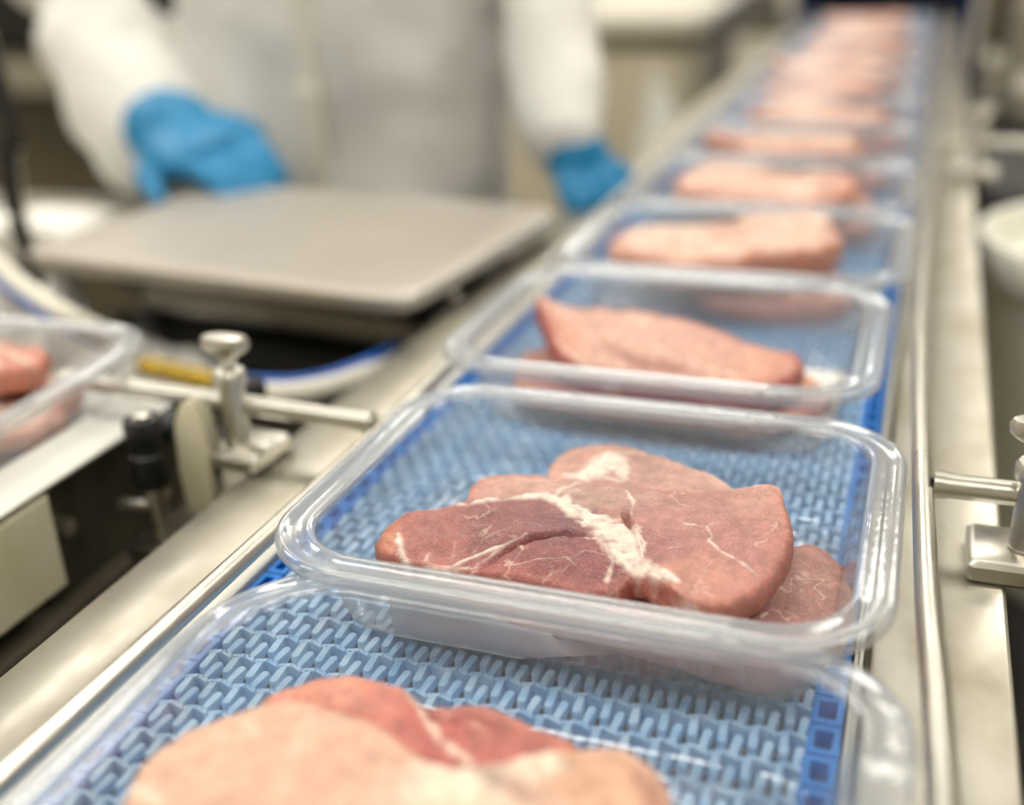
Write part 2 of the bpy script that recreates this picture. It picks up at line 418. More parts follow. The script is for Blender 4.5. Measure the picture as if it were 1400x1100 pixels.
def tray_loop(ins, z, rib):
    w, l = TW / 2 - ins, TL / 2 - ins
    r = max(0.012, 0.046 - ins * 0.85)
    pts, tg = rrect(w, l, r); out = []
    for (x, y, nx, ny), (kd, t) in zip(pts, tg):
        if kd == 'c':
            d = 0.0015 * math.sin(t * math.pi) * (0.5 - 0.5 * math.cos(t * 2 * math.pi * 5))
        else:
            f = t - math.floor(t); d = 0.0011 * math.exp(-((f - 0.5) / 0.07) ** 2)
        out.append((x - nx * d * rib, y - ny * d * rib, z))
    return out
rim_prof = [(0.0012, 0.0440), (0.0004, 0.0445), (0.0, 0.0475), (0.0006, 0.0493), (0.002, 0.0502), (0.0036, 0.0500), (0.0046, 0.0490), (0.0118, 0.0490), (0.0130, 0.0498), (0.0146, 0.0502), (0.0160, 0.0496), (0.0170, 0.0478)]
body_prof = [(0.0170, 0.0478, 0), (0.0176, 0.0450, 0.3), (0.0192, 0.0400, 1), (0.0212, 0.0310, 1), (0.0232, 0.0210, 1), (0.0250, 0.0120, 1), (0.0268, 0.0062, 0.8), (0.0295, 0.0026, 0.4), (0.0335, 0.0010, 0.1), (0.0385, 0.0007, 0),
             (0.0420, 0.0014, 0), (0.0450, 0.0014, 0), (0.0480, 0.0007, 0), (0.062, 0.0007, 0), (0.085, 0.0008, 0)]
def make_tray(loc, rz, label, group, pressed=0.0):
    e = empty('meat_tray', loc, rz); tag(e, label, 'tray', group)
    if pressed:                      # back flange pressed down by the neighbour's rim
        def press(loop):
            return [(x, y, z - pressed * (z / 0.05) * (lambda t: t * t * (3 - 2 * t))(min(1, max(0, (y - 0.03) / 0.06)))) for x, y, z in loop]
        o = MB().loft([press(tray_loop(i, z, 0)) for i, z in rim_prof], False, False).build('tray_rim', 'tray_rim_clear', e, True, 180)
        md = o.modifiers.new('wall', 'SOLIDIFY'); md.thickness = 0.0007; md.offset = 0
        o = MB().loft([press(tray_loop(i, z, r)) for i, z, r in body_prof], False, True).build('tray_body', 'tray_clear', e, True, 180)
        md = o.modifiers.new('wall', 'SOLIDIFY'); md.thickness = 0.0006; md.offset = 0
        return e
    if 'rim' not in TRAY:
        rm = MB().loft([tray_loop(i, z, 0) for i, z in rim_prof], False, False)
        TRAY['rim'] = o = rm.build('tray_rim', 'tray_rim_clear', e, True, 180)
        md = o.modifiers.new('wall', 'SOLIDIFY'); md.thickness = 0.0007; md.offset = 0
        bd = MB().loft([tray_loop(i, z, r) for i, z, r in body_prof], False, True)
        TRAY['body'] = o = bd.build('tray_body', 'tray_clear', e, True, 180)
        md = o.modifiers.new('wall', 'SOLIDIFY'); md.thickness = 0.0006; md.offset = 0
    else:
        dup(TRAY['rim'], e); dup(TRAY['body'], e)
    return e
TRAY = {}
TC = [(-0.1175, 0.2590, 0.004), (-0.1265, 0.4545, 0.0), (-0.1435, 0.6895, -0.004), (-0.1330, 0.9035, -0.006), (-0.1345, 1.118, 0.01)]
ys = 1.118
rnd = random.Random(5)
while ys < 2.75:
    ys += 0.2145; TC.append((-0.137 + rnd.uniform(-0.004, 0.004), ys, rnd.uniform(-0.012, 0.012)))
ORD = ['sharp', 'third', 'fourth', 'fifth', 'sixth', 'seventh', 'eighth', 'ninth', 'tenth', 'eleventh', 'twelfth', 'thirteenth', 'fourteenth']
TLAB = ['clear plastic tray nearest the camera, cut off by the bottom of the picture',
        'sharply focused clear plastic tray with fanned pork slices, second from the front',
        'clear plastic tray behind the sharp one, white pad showing in its right corner']
for i in range(3, len(TC)):
    TLAB.append('blurred clear plastic tray on the blue belt, %s from the front' % ORD[i - 1])
ORDN = ['first', 'second', 'third', 'fourth', 'fifth', 'sixth', 'seventh', 'eighth', 'ninth', 'tenth', 'eleventh', 'twelfth', 'thirteenth', 'fourteenth']
for i in range(3, len(TC)):
    TLAB[i] = 'blurred clear plastic tray on the blue belt, %s from the front' % ORDN[i]
TLAB[-1] = 'last clear plastic tray at the far end of the blue belt'
for i, (x, y, rz) in enumerate(TC):
    make_tray((x, y, 0.0012), rz, TLAB[i], 'clear trays in a row on the blue belt', 0.0068 if i == 0 else 0.0)

# ------------------------------------------------------------------ meat
FAT = s2l((244, 226, 206))
def pdist(P, line):
    """distance of points P (n,2) to a polyline; also the position along it"""
    best = np.full(len(P), 1e9); pos = np.zeros(len(P)); L = np.asarray(line, float)
    for i in range(len(L) - 1):
        a, b = L[i], L[i + 1]; d = b - a; t = np.clip(((P - a) @ d) / (d @ d + 1e-12), 0, 1)
        q = a + t[:, None] * d; ds = np.hypot(*(P - q).T); m = ds < best
        best[m] = ds[m]; pos[m] = (i + t[m]) / (len(L) - 1)
    return best, pos

def meat(name, outline, center, thick, label, group=None, cat='meat', tones=(), fat=(), grooves=(), lumps=(), edge_col=(214, 138, 108), edge_r=0.007,
         nt=220, nr=70, seed=0, wob=0.0012, rough=0.0007, rim_fat=0.0, gain=0.86, edge_w=0.5, blue=1.05):
    """outline: closed list of (x, y, ztop); center (x, y, ztop). One continuous slab with rounded edge."""
    O = np.array(outline, float); c = np.array(center, float)
    # closed Catmull-Rom resampling
    n = len(O); T = np.arange(nt) * n / nt; i = T.astype(int); u = (T - i)[:, None]
    a, b, cc, d = O[(i - 1) % n], O[i % n], O[(i + 1) % n], O[(i + 2) % n]
    R = 0.5 * (2 * b + (cc - a) * u + (2 * a - 5 * b + 4 * cc - d) * u * u + (3 * b - a - 3 * cc + d) * u ** 3)
    for k in range(nt):          # ragged edge
        p = Vector((R[k][0] * 60, R[k][1] * 60, seed * 3.1)); q = Vector((R[k][0] * 220, R[k][1] * 220, seed * 1.7))
        s = 1 + (noise.noise(p) * 0.02 + noise.noise(q) * 0.012)
        R[k][:2] = c[:2] + (R[k][:2] - c[:2]) * s
    D = np.hypot(*(R[:, :2] - c[:2]).T)
    e = min(edge_r, 0.5 * D.min())
    rings = []; kinds = []
    ins = [1 - k / nr for k in range(nr)]     # fraction of (D - e) from centre... outermost last
    half = thick / 2
    def ring_at(frac, dz, kind):
        rings.append((frac, dz)); kinds.append(kind)
    body = np.linspace(0.015, 1, nr)
    V = []; G = []; info = []
    cz = c[2]
    def add(xyf, z, top, ed):
        V.append(np.column_stack([xyf, z])); info.append((top, ed))
    for f in body:               # top surface out to the start of the rounding
        xy = c[:2] + (R[:, :2] - c[:2]) * (f * (1 - e / D))[:, None]
        w = f ** 1.6
        add(xy, cz * (1 - w) + R[:, 2] * w, 1.0, np.clip((f - 0.86) / 0.14, 0, 1) * 0.5)
    m = 10
    for k in range(1, m + 1):    # rounded rim: half an ellipse
        a = math.pi * k / m
        sa, ca = math.sin(a) ** 0.75, math.copysign(abs(math.cos(a)) ** 0.75, math.cos(a))
        xy = c[:2] + (R[:, :2] - c[:2]) * ((D - e + e * sa) / D)[:, None]
        add(xy, R[:, 2] - half + half * ca, 1.0 if k < m / 2 else 0.0, 1.0)
    for f in (0.8, 0.5, 0.2, 0.03):
        xy = c[:2] + (R[:, :2] - c[:2]) * (f * (1 - e / D))[:, None]
        w = f ** 1.6
        add(xy, cz * (1 - w) + R[:, 2] * w - thick, 0.0, 0.3)
    nring = len(V)
    P = np.vstack(V); top = np.repeat([t for t, _ in info], nt); ed = np.repeat([x for _, x in info], nt)
    # colours
    if len(tones):
        TP = np.array([t[0][:2] for t in tones]); TR = np.array([t[1] for t in tones]); TCc = np.array([s2l(t[2]) for t in tones])
        wp = P[:, :2] + np.array([[noise.noise(Vector((x * 90, y * 90, 5 + seed))), noise.noise(Vector((x * 90, y * 90, 9 + seed)))] for x, y in P[:, :2]]) * 0.004
        dd = np.hypot(wp[:, None, 0] - TP[None, :, 0], wp[:, None, 1] - TP[None, :, 1]) / TR[None]
        wt = np.exp(-dd * dd * 2.2) + 1e-6; wt = wt ** 3; wt /= wt.sum(1, keepdims=True)
        C = wt @ TCc
    else:
        wp = P[:, :2]; C = np.tile(s2l((205, 150, 135)), (len(P), 1))
    ec = s2l(edge_col); k = (ed * edge_w)[:, None]; C = C * (1 - k) + ec * k
    dz = np.zeros(len(P))
    jit = np.array([noise.noise(Vector((x * 260, y * 260, seed * 2.3))) for x, y in P[:, :2]])
    jit2 = np.array([noise.noise(Vector((x * 55, y * 55, 20 + seed))) for x, y in P[:, :2]])
    fm = np.zeros(len(P))
    for f in fat:
        line, w0, w1, st = f[:4]
        ds, pos = pdist(P[:, :2], [p[:2] for p in line])
        w = (w0 + (w1 - w0) * pos) * (1 + 0.45 * jit + 0.25 * jit2)
        q = np.clip((w - ds) / (0.5 * w + 0.0004), 0, 1) * st * np.clip(0.75 + 0.9 * jit + 0.4 * jit2 + 60 * w, 0.25, 1)
        fm = np.maximum(fm, q)
    if rim_fat:
        q = np.clip((ed - 0.3) * 2, 0, 1) * np.clip(jit2 * 3 + rim_fat, 0, 1); fm = np.maximum(fm, q * 0.9)
    C = C * (1 - fm[:, None]) + FAT * fm[:, None]
    lum = C @ np.array([0.3, 0.5, 0.2]); C = (lum[:, None] + (C - lum[:, None]) * 0.93) * np.array([1.0, 0.985 + (1.05 - blue) * 0.4, blue])
    C *= ((gain + 0.06 * fm) * (1 + 0.12 * jit2 + 0.05 * jit))[:, None]
    dz += fm * 0.0006 * top
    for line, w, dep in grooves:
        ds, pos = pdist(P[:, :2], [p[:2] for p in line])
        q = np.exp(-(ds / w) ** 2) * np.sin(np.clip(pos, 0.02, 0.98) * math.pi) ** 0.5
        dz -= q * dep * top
        if dep > 0.0015:  # deep grooves tinted dark red: crevice shade put into the vertex colour
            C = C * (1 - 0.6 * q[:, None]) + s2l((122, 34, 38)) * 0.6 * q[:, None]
    for pt, r, h in lumps:
        dz += h * np.exp(-((P[:, 0] - pt[0]) ** 2 + (P[:, 1] - pt[1]) ** 2) / (r * r))
    jit3 = np.array([noise.noise(Vector((x * 130, y * 130, 40 + seed))) for x, y in P[:, :2]])
    dz += top * (jit * rough * 0.8 + jit3 * rough * 1.1) + jit2 * wob * (0.15 + 0.85 * top)
    P[:, 2] += dz
    # faces
    F = []
    for r in range(nring - 1):
        a0, b0 = r * nt, (r + 1) * nt
        for k in range(nt):
            j = (k + 1) % nt; F.append((a0 + k, b0 + k, b0 + j, a0 + j))
    F.append(tuple(range(nt))); F.append(tuple(reversed(range((nring - 1) * nt, nring * nt))))
    base = np.array([c[0], c[1], P[:, 2].min()])
    me = bpy.data.meshes.new(name); me.from_pydata((P - base).tolist(), [], F)
    at_ = me.color_attributes.new('col', 'FLOAT_COLOR', 'POINT')
    buf = np.ones((len(P), 4), np.float32); buf[:, :3] = np.clip(C, 0, 1); at_.data.foreach_set('color', buf.ravel())
    me.update()
    o = link(name, me, 'raw_pork', None, True, 180); o.location = base
    tag(o, label, cat, group)
    return o

def pxl(pts, z): return [at(x, y, z) for x, y in pts]
def pxz(pts): return [at(x, y, z) for x, y, z in pts]

# --- tray two: absorbent pad, lower slice, rear slice, main slice
def pad(name, x0, x1, y0, y1, z, label, lift=None, nx=28, ny=20, rz=0.0):
    mb = MB(); vs = []
    for s in (0, 1):
        for j in range(ny + 1):
            for i in range(nx + 1):
                u, v = i / nx, j / ny; x = x0 + (x1 - x0) * u; y = y0 + (y1 - y0) * v
                zz = z + (0.0009 if s else 0.0) + 0.0004 * noise.noise(Vector((x * 40, y * 40, 3)))
                if lift: dx, dy, dz_ = lift(u, v); x += dx; y += dy; zz += dz_
                vs.append((x, y, zz))
    fs = []; n = nx + 1; o = n * (ny + 1)
    for j in range(ny):
        for i in range(nx):
            a = j * n + i; fs.append((a, a + n, a + n + 1, a + 1)); fs.append((o + a, o + a + 1, o + a + n + 1, o + a + n))
    for i in range(nx):
        fs.append((i, i + 1, o + i + 1, o + i)); a = ny * n + i; fs.append((a + 1, a, o + a, o + a + 1))
    for j in range(ny):
        a = j * n; fs.append((a + n, a, o + a, o + a + n)); a = j * n + nx; fs.append((a, a + n, o + a + n, o + a))
    c = Vector(((x0 + x1) / 2, (y0 + y1) / 2, z)); mb.add([Vector(p) - c for p in vs], fs)
    ob = mb.build(name, 'pad_white', None, True, 60); ob.location = c; ob.rotation_euler.z = rz
    return tag(ob, label, 'absorbent pad')
def lift2(u, v):
    # the front edge curls up against the tray wall, high at the left and falling to the right
    h = 0.034 * max(0.03, 1 - (u / 0.95) ** 1.6); tuck = 0.02 * max(0.0, u - 0.6) / 0.4 * (1 - v); D = 0.480 - 0.3745
    if v < 0.25:
        t = 1 - v / 0.25
        return (0, -D * v - 0.004 * t * h / 0.034 + tuck, h * t)
    return (0, -D * 0.25 * (1 - v) / 0.75 + tuck, 0)
pad('absorbent_pad', -0.203, -0.105, 0.3775, 0.483, 0.0030, 'white absorbent pad curling up under the pork in the sharp tray', lift2)

meat('pork_slice', pxz([(1085, 742, .019), (1130, 744, .019), (1160, 780, .019), (1170, 815, .018), (1155, 856, .017)]) + [(-0.026, .392, .019), (-0.042, .380, .022), (-0.075, .3765, .029), (-0.110, .3800, .031), (-0.145, .3845, .027), (-0.172, .390, .026), (-0.185, .410, .021), (-0.17, .450, .019), (-0.12, .475, .019), (-0.07, .480, .019)],
     at(930, 780, .0235), 0.0185, 'pork slice lowest in the sharp tray, its rounded right end showing', 'pork slices in the sharp tray',
     tones=[(at(1000, 800, .018), .05, (176, 112, 104)), (at(1100, 800, .018), .04, (190, 132, 118)), (at(1150, 800, .018), .02, (205, 150, 128)), ((-0.13, .380), .035, (212, 138, 124)), ((-0.06, .378), .03, (216, 146, 130)), (at(900, 815, .022), .02, (150, 62, 62))],
     fat=[(pxl([(1035, 812), (1052, 802), (1078, 812)], .019), .0009, .0006, .8), (pxl([(1045, 808), (1040, 830)], .019), .0007, .0004, .7), (pxl([(1090, 792), (1095, 812)], .019), .0006, .0004, .7),
          (pxl([(1060, 795), (1085, 805), (1110, 800), (1150, 800)], .019), .0006, .0004, .6), (pxl([(845, 815), (875, 808), (905, 815)], .018), .003, .002, .9), (pxl([(1040, 850), (1050, 840), (1062, 846)], .019), .0009, .0006, .8),
          (pxl([(1000, 855), (940, 850), (880, 850)], .017), .0016, .001, .7)],
     seed=2, nt=240, nr=60, edge_col=(222, 160, 146), edge_r=0.006)

meat('pork_slice', pxz([(745, 643, .036), (758, 622, .036), (785, 608, .036), (830, 603, .036), (880, 612, .036), (930, 628, .036), (975, 646, .036), (1005, 664, .035), (1010, 700, .034), (930, 740, .032), (820, 740, .032), (745, 690, .034)]),
     at(870, 665, .037), 0.013, 'pork slice with a white fat knot, hindmost in the sharp tray', 'pork slices in the sharp tray',
     tones=[(at(770, 625, .036), .02, (216, 160, 136)), (at(880, 640, .036), .02, (196, 148, 132)), (at(940, 650, .036), .025, (206, 158, 140)), (at(870, 690, .034), .04, (200, 150, 134))],
     fat=[(pxl([(800, 652), (815, 638), (838, 628)], .036), .006, .009, 1), (pxl([(838, 628), (850, 640), (850, 655)], .036), .006, .004, .9), (pxl([(815, 645), (840, 640)], .036), .007, .006, 1), (pxl([(775, 650), (850, 658)], .036), .003, .003, .9),
          (pxl([(885, 614), (930, 630), (970, 646), (1003, 663)], .036), .0022, .0016, .85), (pxl([(830, 620), (880, 618)], .036), .0016, .001, .6)],
     seed=4, nt=220, nr=60, edge_col=(226, 176, 150), edge_r=0.008)

main_out = [(517, 748, .031), (522, 722, .033), (553, 700, .037), (600, 692, .039), (632, 680, .040), (650, 655, .040), (690, 645, .041), (740, 646, .042), (790, 655, .043), (850, 658, .044), (930, 668, .044),
            (1005, 668, .045), (1062, 662, .046), (1078, 690, .045), (1086, 730, .044), (1070, 775, .043), (1035, 808, .043), (985, 826, .043), (945, 822, .043), (905, 797, .042), (868, 788, .041), (845, 804, .040), (800, 812, .039), (740, 800, .038), (680, 786, .036), (620, 778, .034), (560, 768, .031)]
meat('pork_slice', pxz(main_out), at(850, 725, .0445), 0.0135, 'large pork slice with a white fat seam lying on top in the sharp tray', 'pork slices in the sharp tray',
     tones=[(at(600, 725, .038), .026, (176, 104, 94)), (at(690, 715, .040), .032, (150, 86, 84)), (at(760, 722, .041), .022, (138, 80, 84)), (at(700, 775, .038), .022, (160, 82, 80)), (at(780, 772, .040), .026, (146, 74, 76)),
            (at(940, 700, .044), .040, (192, 132, 120)), (at(1000, 740, .044), .035, (190, 126, 114)), (at(900, 745, .043), .022, (176, 112, 106)), (at(1040, 690, .045), .025, (204, 148, 128)), (at(960, 785, .043), .025, (206, 140, 118)),
            (at(810, 676, .043), .018, (194, 152, 136)), (at(880, 678, .044), .020, (192, 146, 132)), (at(690, 662, .041), .025, (212, 160, 140)), (at(740, 660, .042), .018, (214, 166, 146)), (at(530, 735, .033), .012, (216, 140, 98))],
     fat=[(pxl([(628, 687), (680, 686), (740, 684), (770, 690)], .041), .0024, .0050, 1), (pxl([(770, 690), (795, 708), (825, 722), (845, 735)], .042), .0058, .0105, 1), (pxl([(840, 735), (852, 755), (862, 772)], .042), .0115, .0062, 1),
          (pxl([(862, 772), (890, 783), (925, 797)], .042), .0058, .0026, 1), (pxl([(752, 684), (772, 668), (790, 659), (850, 659)], .043), .0022, .0010, .95), (pxl([(768, 652), (790, 657)], .042), .0022, .0022, .9),
          (pxl([(856, 671), (866, 688), (862, 715), (872, 735), (878, 760)], .044), .0011, .0009, 1), (pxl([(868, 732), (882, 745), (874, 765)], .044), .0022, .0008, .8),
          (pxl([(936, 716), (965, 721), (974, 735), (968, 742), (990, 757), (1012, 768), (1036, 784)], .044), .0009, .0010, .95), (pxl([(965, 722), (975, 718)], .044), .0006, .0005, .8),
          (pxl([(542, 730), (548, 750), (560, 765)], .034), .0024, .0016, 1), (pxl([(555, 764), (600, 770), (640, 776)], .035), .0026, .0016, .85), (pxl([(583, 765), (582, 752), (588, 745)], .036), .0012, .0004, .9),
          (pxl([(606, 768), (640, 760), (690, 752)], .037), .0024, .0010, .95), (pxl([(618, 760), (622, 740)], .037), .0006, .0004, .6), (pxl([(640, 757), (660, 740), (690, 733)], .038), .0006, .0004, .6),
          (pxl([(690, 770), (730, 772), (775, 775), (790, 785)], .039), .0006, .0005, .7), (pxl([(640, 778), (655, 764), (690, 750), (720, 742)], .038), .0010, .0008, .75), (pxl([(800, 745), (825, 752), (838, 775), (830, 795)], .040), .0012, .0016, .8), (pxl([(760, 690), (785, 712), (800, 728)], .041), .0012, .0012, .8), (pxl([(1000, 672), (1055, 664)], .045), .0008, .0014, .7), (pxl([(700, 655), (760, 662)], .041), .0006, .0006, .5), (pxl([(930, 690), (950, 686)], .044), .0005, .0004, .5), (pxl([(1040, 740), (1060, 725), (1068, 700)], .044), .0005, .0006, .5), (pxl([(700, 768), (725, 750)], .039), .0006, .0004, .6), (pxl([(775, 775), (800, 762), (830, 768)], .040), .0005, .0004, .6),
          (pxl([(710, 745), (715, 755)], .040), .0010, .0006, .8), (pxl([(1080, 700), (1072, 680), (1058, 664)], .045), .0010, .0014, .5), (pxl([(905, 800), (935, 818), (955, 826)], .043), .0018, .0012, .9)],
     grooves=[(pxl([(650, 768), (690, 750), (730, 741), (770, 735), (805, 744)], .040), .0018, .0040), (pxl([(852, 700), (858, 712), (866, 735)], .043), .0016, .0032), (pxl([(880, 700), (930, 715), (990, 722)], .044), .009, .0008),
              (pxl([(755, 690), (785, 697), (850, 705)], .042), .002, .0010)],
     lumps=[(at(750, 775, .039), .018, .0036), (at(690, 712, .040), .022, .0018), (at(835, 738, .042), .008, .0016), (at(1030, 720, .044), .03, .0015)],
     seed=1, nt=420, nr=150, edge_col=(206, 118, 96), edge_r=0.0052, wob=0.0011)

# --- tray one: pale, out-of-focus fillet and darker slice
meat('pork_slice', pxz([(350, 965, .036), (400, 930, .040), (470, 918, .040), (540, 930, .040), (590, 952, .038), (660, 955, .037), (740, 985, .036), (790, 1010, .036), (800, 1080, .034), (600, 1110, .034), (420, 1080, .034)]),
     at(600, 1020, .038), 0.016, 'reddish pork slice at the back of the nearest tray', 'pork slices in the nearest tray',
     tones=[(at(440, 940, .04), .03, (214, 138, 118)), (at(600, 970, .04), .03, (188, 92, 82)), (at(700, 1000, .04), .03, (184, 94, 84)), (at(520, 960, .04), .02, (206, 120, 104))],
     fat=[(pxl([(560, 950), (600, 1010), (640, 1040)], .038), .002, .003, .6)], grooves=[(pxl([(560, 940), (600, 975), (640, 985)], .038), .003, .003), (pxl([(600, 955), (660, 975), (700, 990)], .038), .003, .0025)],
     gain=0.97, blue=0.98, seed=7, nt=160, nr=40, edge_col=(216, 140, 116), edge_r=.009)
meat('pork_slice', [tuple(p) for p in pxz([(150, 1095, .046), (185, 1040, .047), (235, 1000, .048), (300, 972, .049), (370, 952, .050), (440, 955, .050), (520, 985, .050), (570, 1020, .050), (640, 1045, .050), (720, 1030, .050), (800, 1020, .049), (870, 1018, .048), (905, 1050, .047), (918, 1095, .045)])]
     + [(-0.052, 0.215, .044), (-0.10, 0.165, .044), (-0.17, 0.165, .044), (-0.222, 0.180, .044)],
     at(520, 1080, .052), 0.018, 'pale pink pork piece with creamy fat in front in the nearest tray', 'pork slices in the nearest tray',
     tones=[(at(300, 1030, .048), .05, (228, 178, 152)), (at(450, 1010, .05), .04, (226, 172, 148)), (at(400, 1080, .05), .05, (226, 176, 152)), (at(800, 1060, .05), .03, (224, 170, 140)), (at(650, 1070, .05), .04, (232, 200, 178))],
     fat=[(pxl([(590, 1050), (650, 1065), (720, 1050), (760, 1040)], .05), .008, .006, .75), (pxl([(180, 1065), (225, 1090)], .048), .004, .003, .7), (pxl([(420, 985), (470, 990)], .05), .002, .002, .4), (pxl([(560, 1090), (680, 1080)], .05), .006, .006, .6), (pxl([(330, 985), (350, 1000)], .05), .002, .002, .5)],
     grooves=[(pxl([(850, 1030), (890, 1060), (900, 1095)], .05), .003, .002), (pxl([(620, 1045), (700, 1070), (740, 1095)], .05), .004, .0016)],
     gain=0.97, blue=0.98, seed=8, nt=240, nr=60, edge_col=(230, 182, 154), edge_r=.010, wob=.002)

# --- tray three: folded slice with an upturned left corner
pad('absorbent_pad', -0.120, -0.034, 0.640, 0.745, 0.0032, 'white absorbent pad corner right of the pork in the third tray')
meat('pork_slice', pxz([(705, 492, .016), (735, 475, .018), (850, 470, .018), (1000, 480, .018), (1080, 500, .018), (1140, 538, .015)]) + [(-0.07, .622, .018), (-0.11, .611, .022), (-0.16, .611, .023), (-0.20, .616, .022), (-0.235, .635, .018)], at(900, 505, .018), 0.013,
     'flat pork slice underneath the folded one in the third tray', 'pork slices in the third tray',
     tones=[(at(750, 490, .016), .04, (196, 120, 104)), (at(950, 510, .016), .06, (168, 84, 78)), (at(1110, 530, .016), .02, (216, 150, 110))], gain=0.97, blue=0.98, seed=11, nt=140, nr=30)
meat('pork_slice', pxz([(732, 402, .056), (742, 440, .049), (756, 475, .042), (790, 500, .038), (850, 512, .038), (930, 522, .038), (1000, 532, .037), (1060, 526, .036), (1096, 505, .037), (1092, 482, .038), (1040, 470, .041), (985, 448, .045), (930, 432, .046), (860, 420, .046), (800, 418, .045), (755, 415, .050)]),
     at(900, 475, .046), 0.017, 'thick folded pork slice with an upturned corner in the third tray', 'pork slices in the third tray',
     tones=[(at(850, 450, .045), .06, (222, 170, 152)), (at(950, 470, .045), .05, (218, 162, 144)), (at(1050, 495, .04), .04, (220, 156, 132)), (at(770, 460, .045), .03, (224, 158, 134))],
     fat=[(pxl([(760, 470), (800, 492), (850, 505)], .042), .002, .002, .5), (pxl([(880, 470), (930, 490), (1000, 500)], .045), .002, .003, .4), (pxl([(860, 440), (880, 445)], .046), .004, .004, .5)],
     grooves=[(pxl([(820, 470), (880, 490), (960, 505)], .045), .004, .002)], lumps=[(at(870, 440, .046), .012, .003), (at(930, 500, .045), .015, .002)],
     edge_col=(176, 58, 52), edge_w=0.9, blue=0.98, gain=0.95, seed=12, nt=240, nr=60, edge_r=.006, wob=.002)

# --- the trays further back
def blob_slice(cx, cy, zt, a, b, rot, thick, label, group, seed, tone):
    r_ = random.Random(seed); ph = [r_.uniform(0, 6.28) for _ in range(4)]; out = []
    for k in range(16):
        t = 2 * math.pi * k / 16
        f = 1 + 0.08 * math.sin(2 * t + ph[0]) + 0.06 * math.sin(3 * t + ph[1]) + 0.05 * math.sin(5 * t + ph[2]) + 0.03 * math.sin(7 * t + ph[3])
        x, y = a * f * math.cos(t), b * f * math.sin(t)
        out.append((cx + x * math.cos(rot) - y * math.sin(rot), cy + x * math.sin(rot) + y * math.cos(rot), zt + 0.004 * math.sin(t + ph[3]) + 0.004 * math.sin(3 * t + ph[1]) - 0.005))
    tones = []
    for k in range(5):
        tx, ty = r_.uniform(-a, a) * 0.8, r_.uniform(-b, b) * 0.8; j = r_.uniform(-42, 12)
        tones.append(((cx + tx, cy + ty), a * 0.5, (tone[0] + j * 0.6, tone[1] + j, tone[2] + j)))
    fat = []
    for k in range(6):
        p = [(cx + r_.uniform(-a, a) * 0.8, cy + r_.uniform(-b, b) * 0.7) for _ in range(2)]
        mid = ((p[0][0] + p[1][0]) / 2 + r_.uniform(-.01, .01), (p[0][1] + p[1][1]) / 2 + r_.uniform(-.01, .01))
        fat.append(([p[0], mid, p[1]], r_.uniform(.002, .006), r_.uniform(.001, .004), 0.85))
    gr = [([(cx - a * 0.6, cy + r_.uniform(-b, b) * .5), (cx, cy + r_.uniform(-b, b) * .4), (cx + a * 0.5, cy + r_.uniform(-b, b) * .5)], .004, .003)]
    return meat('pork_slice', out, (cx, cy, zt), thick, label, group, tones=tones, fat=fat, grooves=gr, gain=0.93, blue=0.98, edge_w=0.7, seed=seed, nt=120, nr=26, edge_col=(206, 118, 92), wob=.0050, edge_r=.008)
for i in range(3, len(TC)):
    x, y, rz = TC[i]; r_ = random.Random(40 + i); k = 'last' if i == len(TC) - 1 else ORDN[i]
    g = 'pork slices in the blurred trays'
    blob_slice(x + 0.035 + r_.uniform(-.008, .008), y - 0.005 + r_.uniform(-.005, .005), .024, .070, .060, r_.uniform(-.3, .3), .019, 'pork slice underneath on the right in the %s tray' % k, g, 100 + i, (222, 176, 164))
    blob_slice(x - 0.008 + r_.uniform(-.008, .008), y + r_.uniform(-.008, .008), .056, .090, .067, r_.uniform(-.25, .25), .024, 'pale pork slice on top of the pile in the %s tray' % k, g, 200 + i, (232, 188, 168))

# ------------------------------------------------------------------ left side line: cream rail, tray, brackets
sl = empty('side_conveyor', (-0.62, 0.40, FZ)); tag(sl, 'side conveyor with white surface and thick cream plastic edge rail, at left', 'conveyor')
child_box('surface', 'white_plastic', sl, (-0.86, 0.05, -0.02), (-0.488, 0.612, -0.0005), 0.003)
child_box('edge_rail', 'cream_plastic', sl, (-0.487, 0.05, -0.055), (-0.450, 0.443, 0.010), 0.004)
child_box('rail_cap', 'white_plastic', sl, (-0.489, 0.05, 0.0102), (-0.448, 0.575, 0.0165), 0.0025)
child_box('bracket_plate', 'dark_steel', sl, (-0.487, 0.4435, -0.075), (-0.470, 0.60, 0.0095), 0.002)
child_box('lower_beam', 'machine_brown', sl, (-0.86, 0.0, -0.14), (-0.46, 0.612, -0.076), 0.004)
MB_bolt = MB().tube([(-0.47, 0.4625, -0.028), (-0.462, 0.4625, -0.028)], 0.006, 6).build('bolt', 'polished_steel', None); MB_bolt.parent = sl; MB_bolt.location = -Vector(sl.location)
for x in (-0.82, -0.50):
    for y in (0.1, 0.56):
        child_box('leg', 'brushed_steel', sl, (x, y, FZ), (x + 0.04, y + 0.04, -0.14))
make_tray((-0.602, 0.488, 0.0012), math.radians(2), 'clear tray of pork on the side conveyor, cut by the left edge', None)
blob_slice(-0.551, 0.508, .027, .052, .060, .1, .016, 'pork slice low in the tray at the left edge', 'pork slices in the left edge tray', 301, (234, 186, 170))
blob_slice(-0.585, 0.515, .050, .062, .048, .3, .018, 'reddish pork slice on top in the tray at the left edge', 'pork slices in the left edge tray', 302, (236, 168, 148))

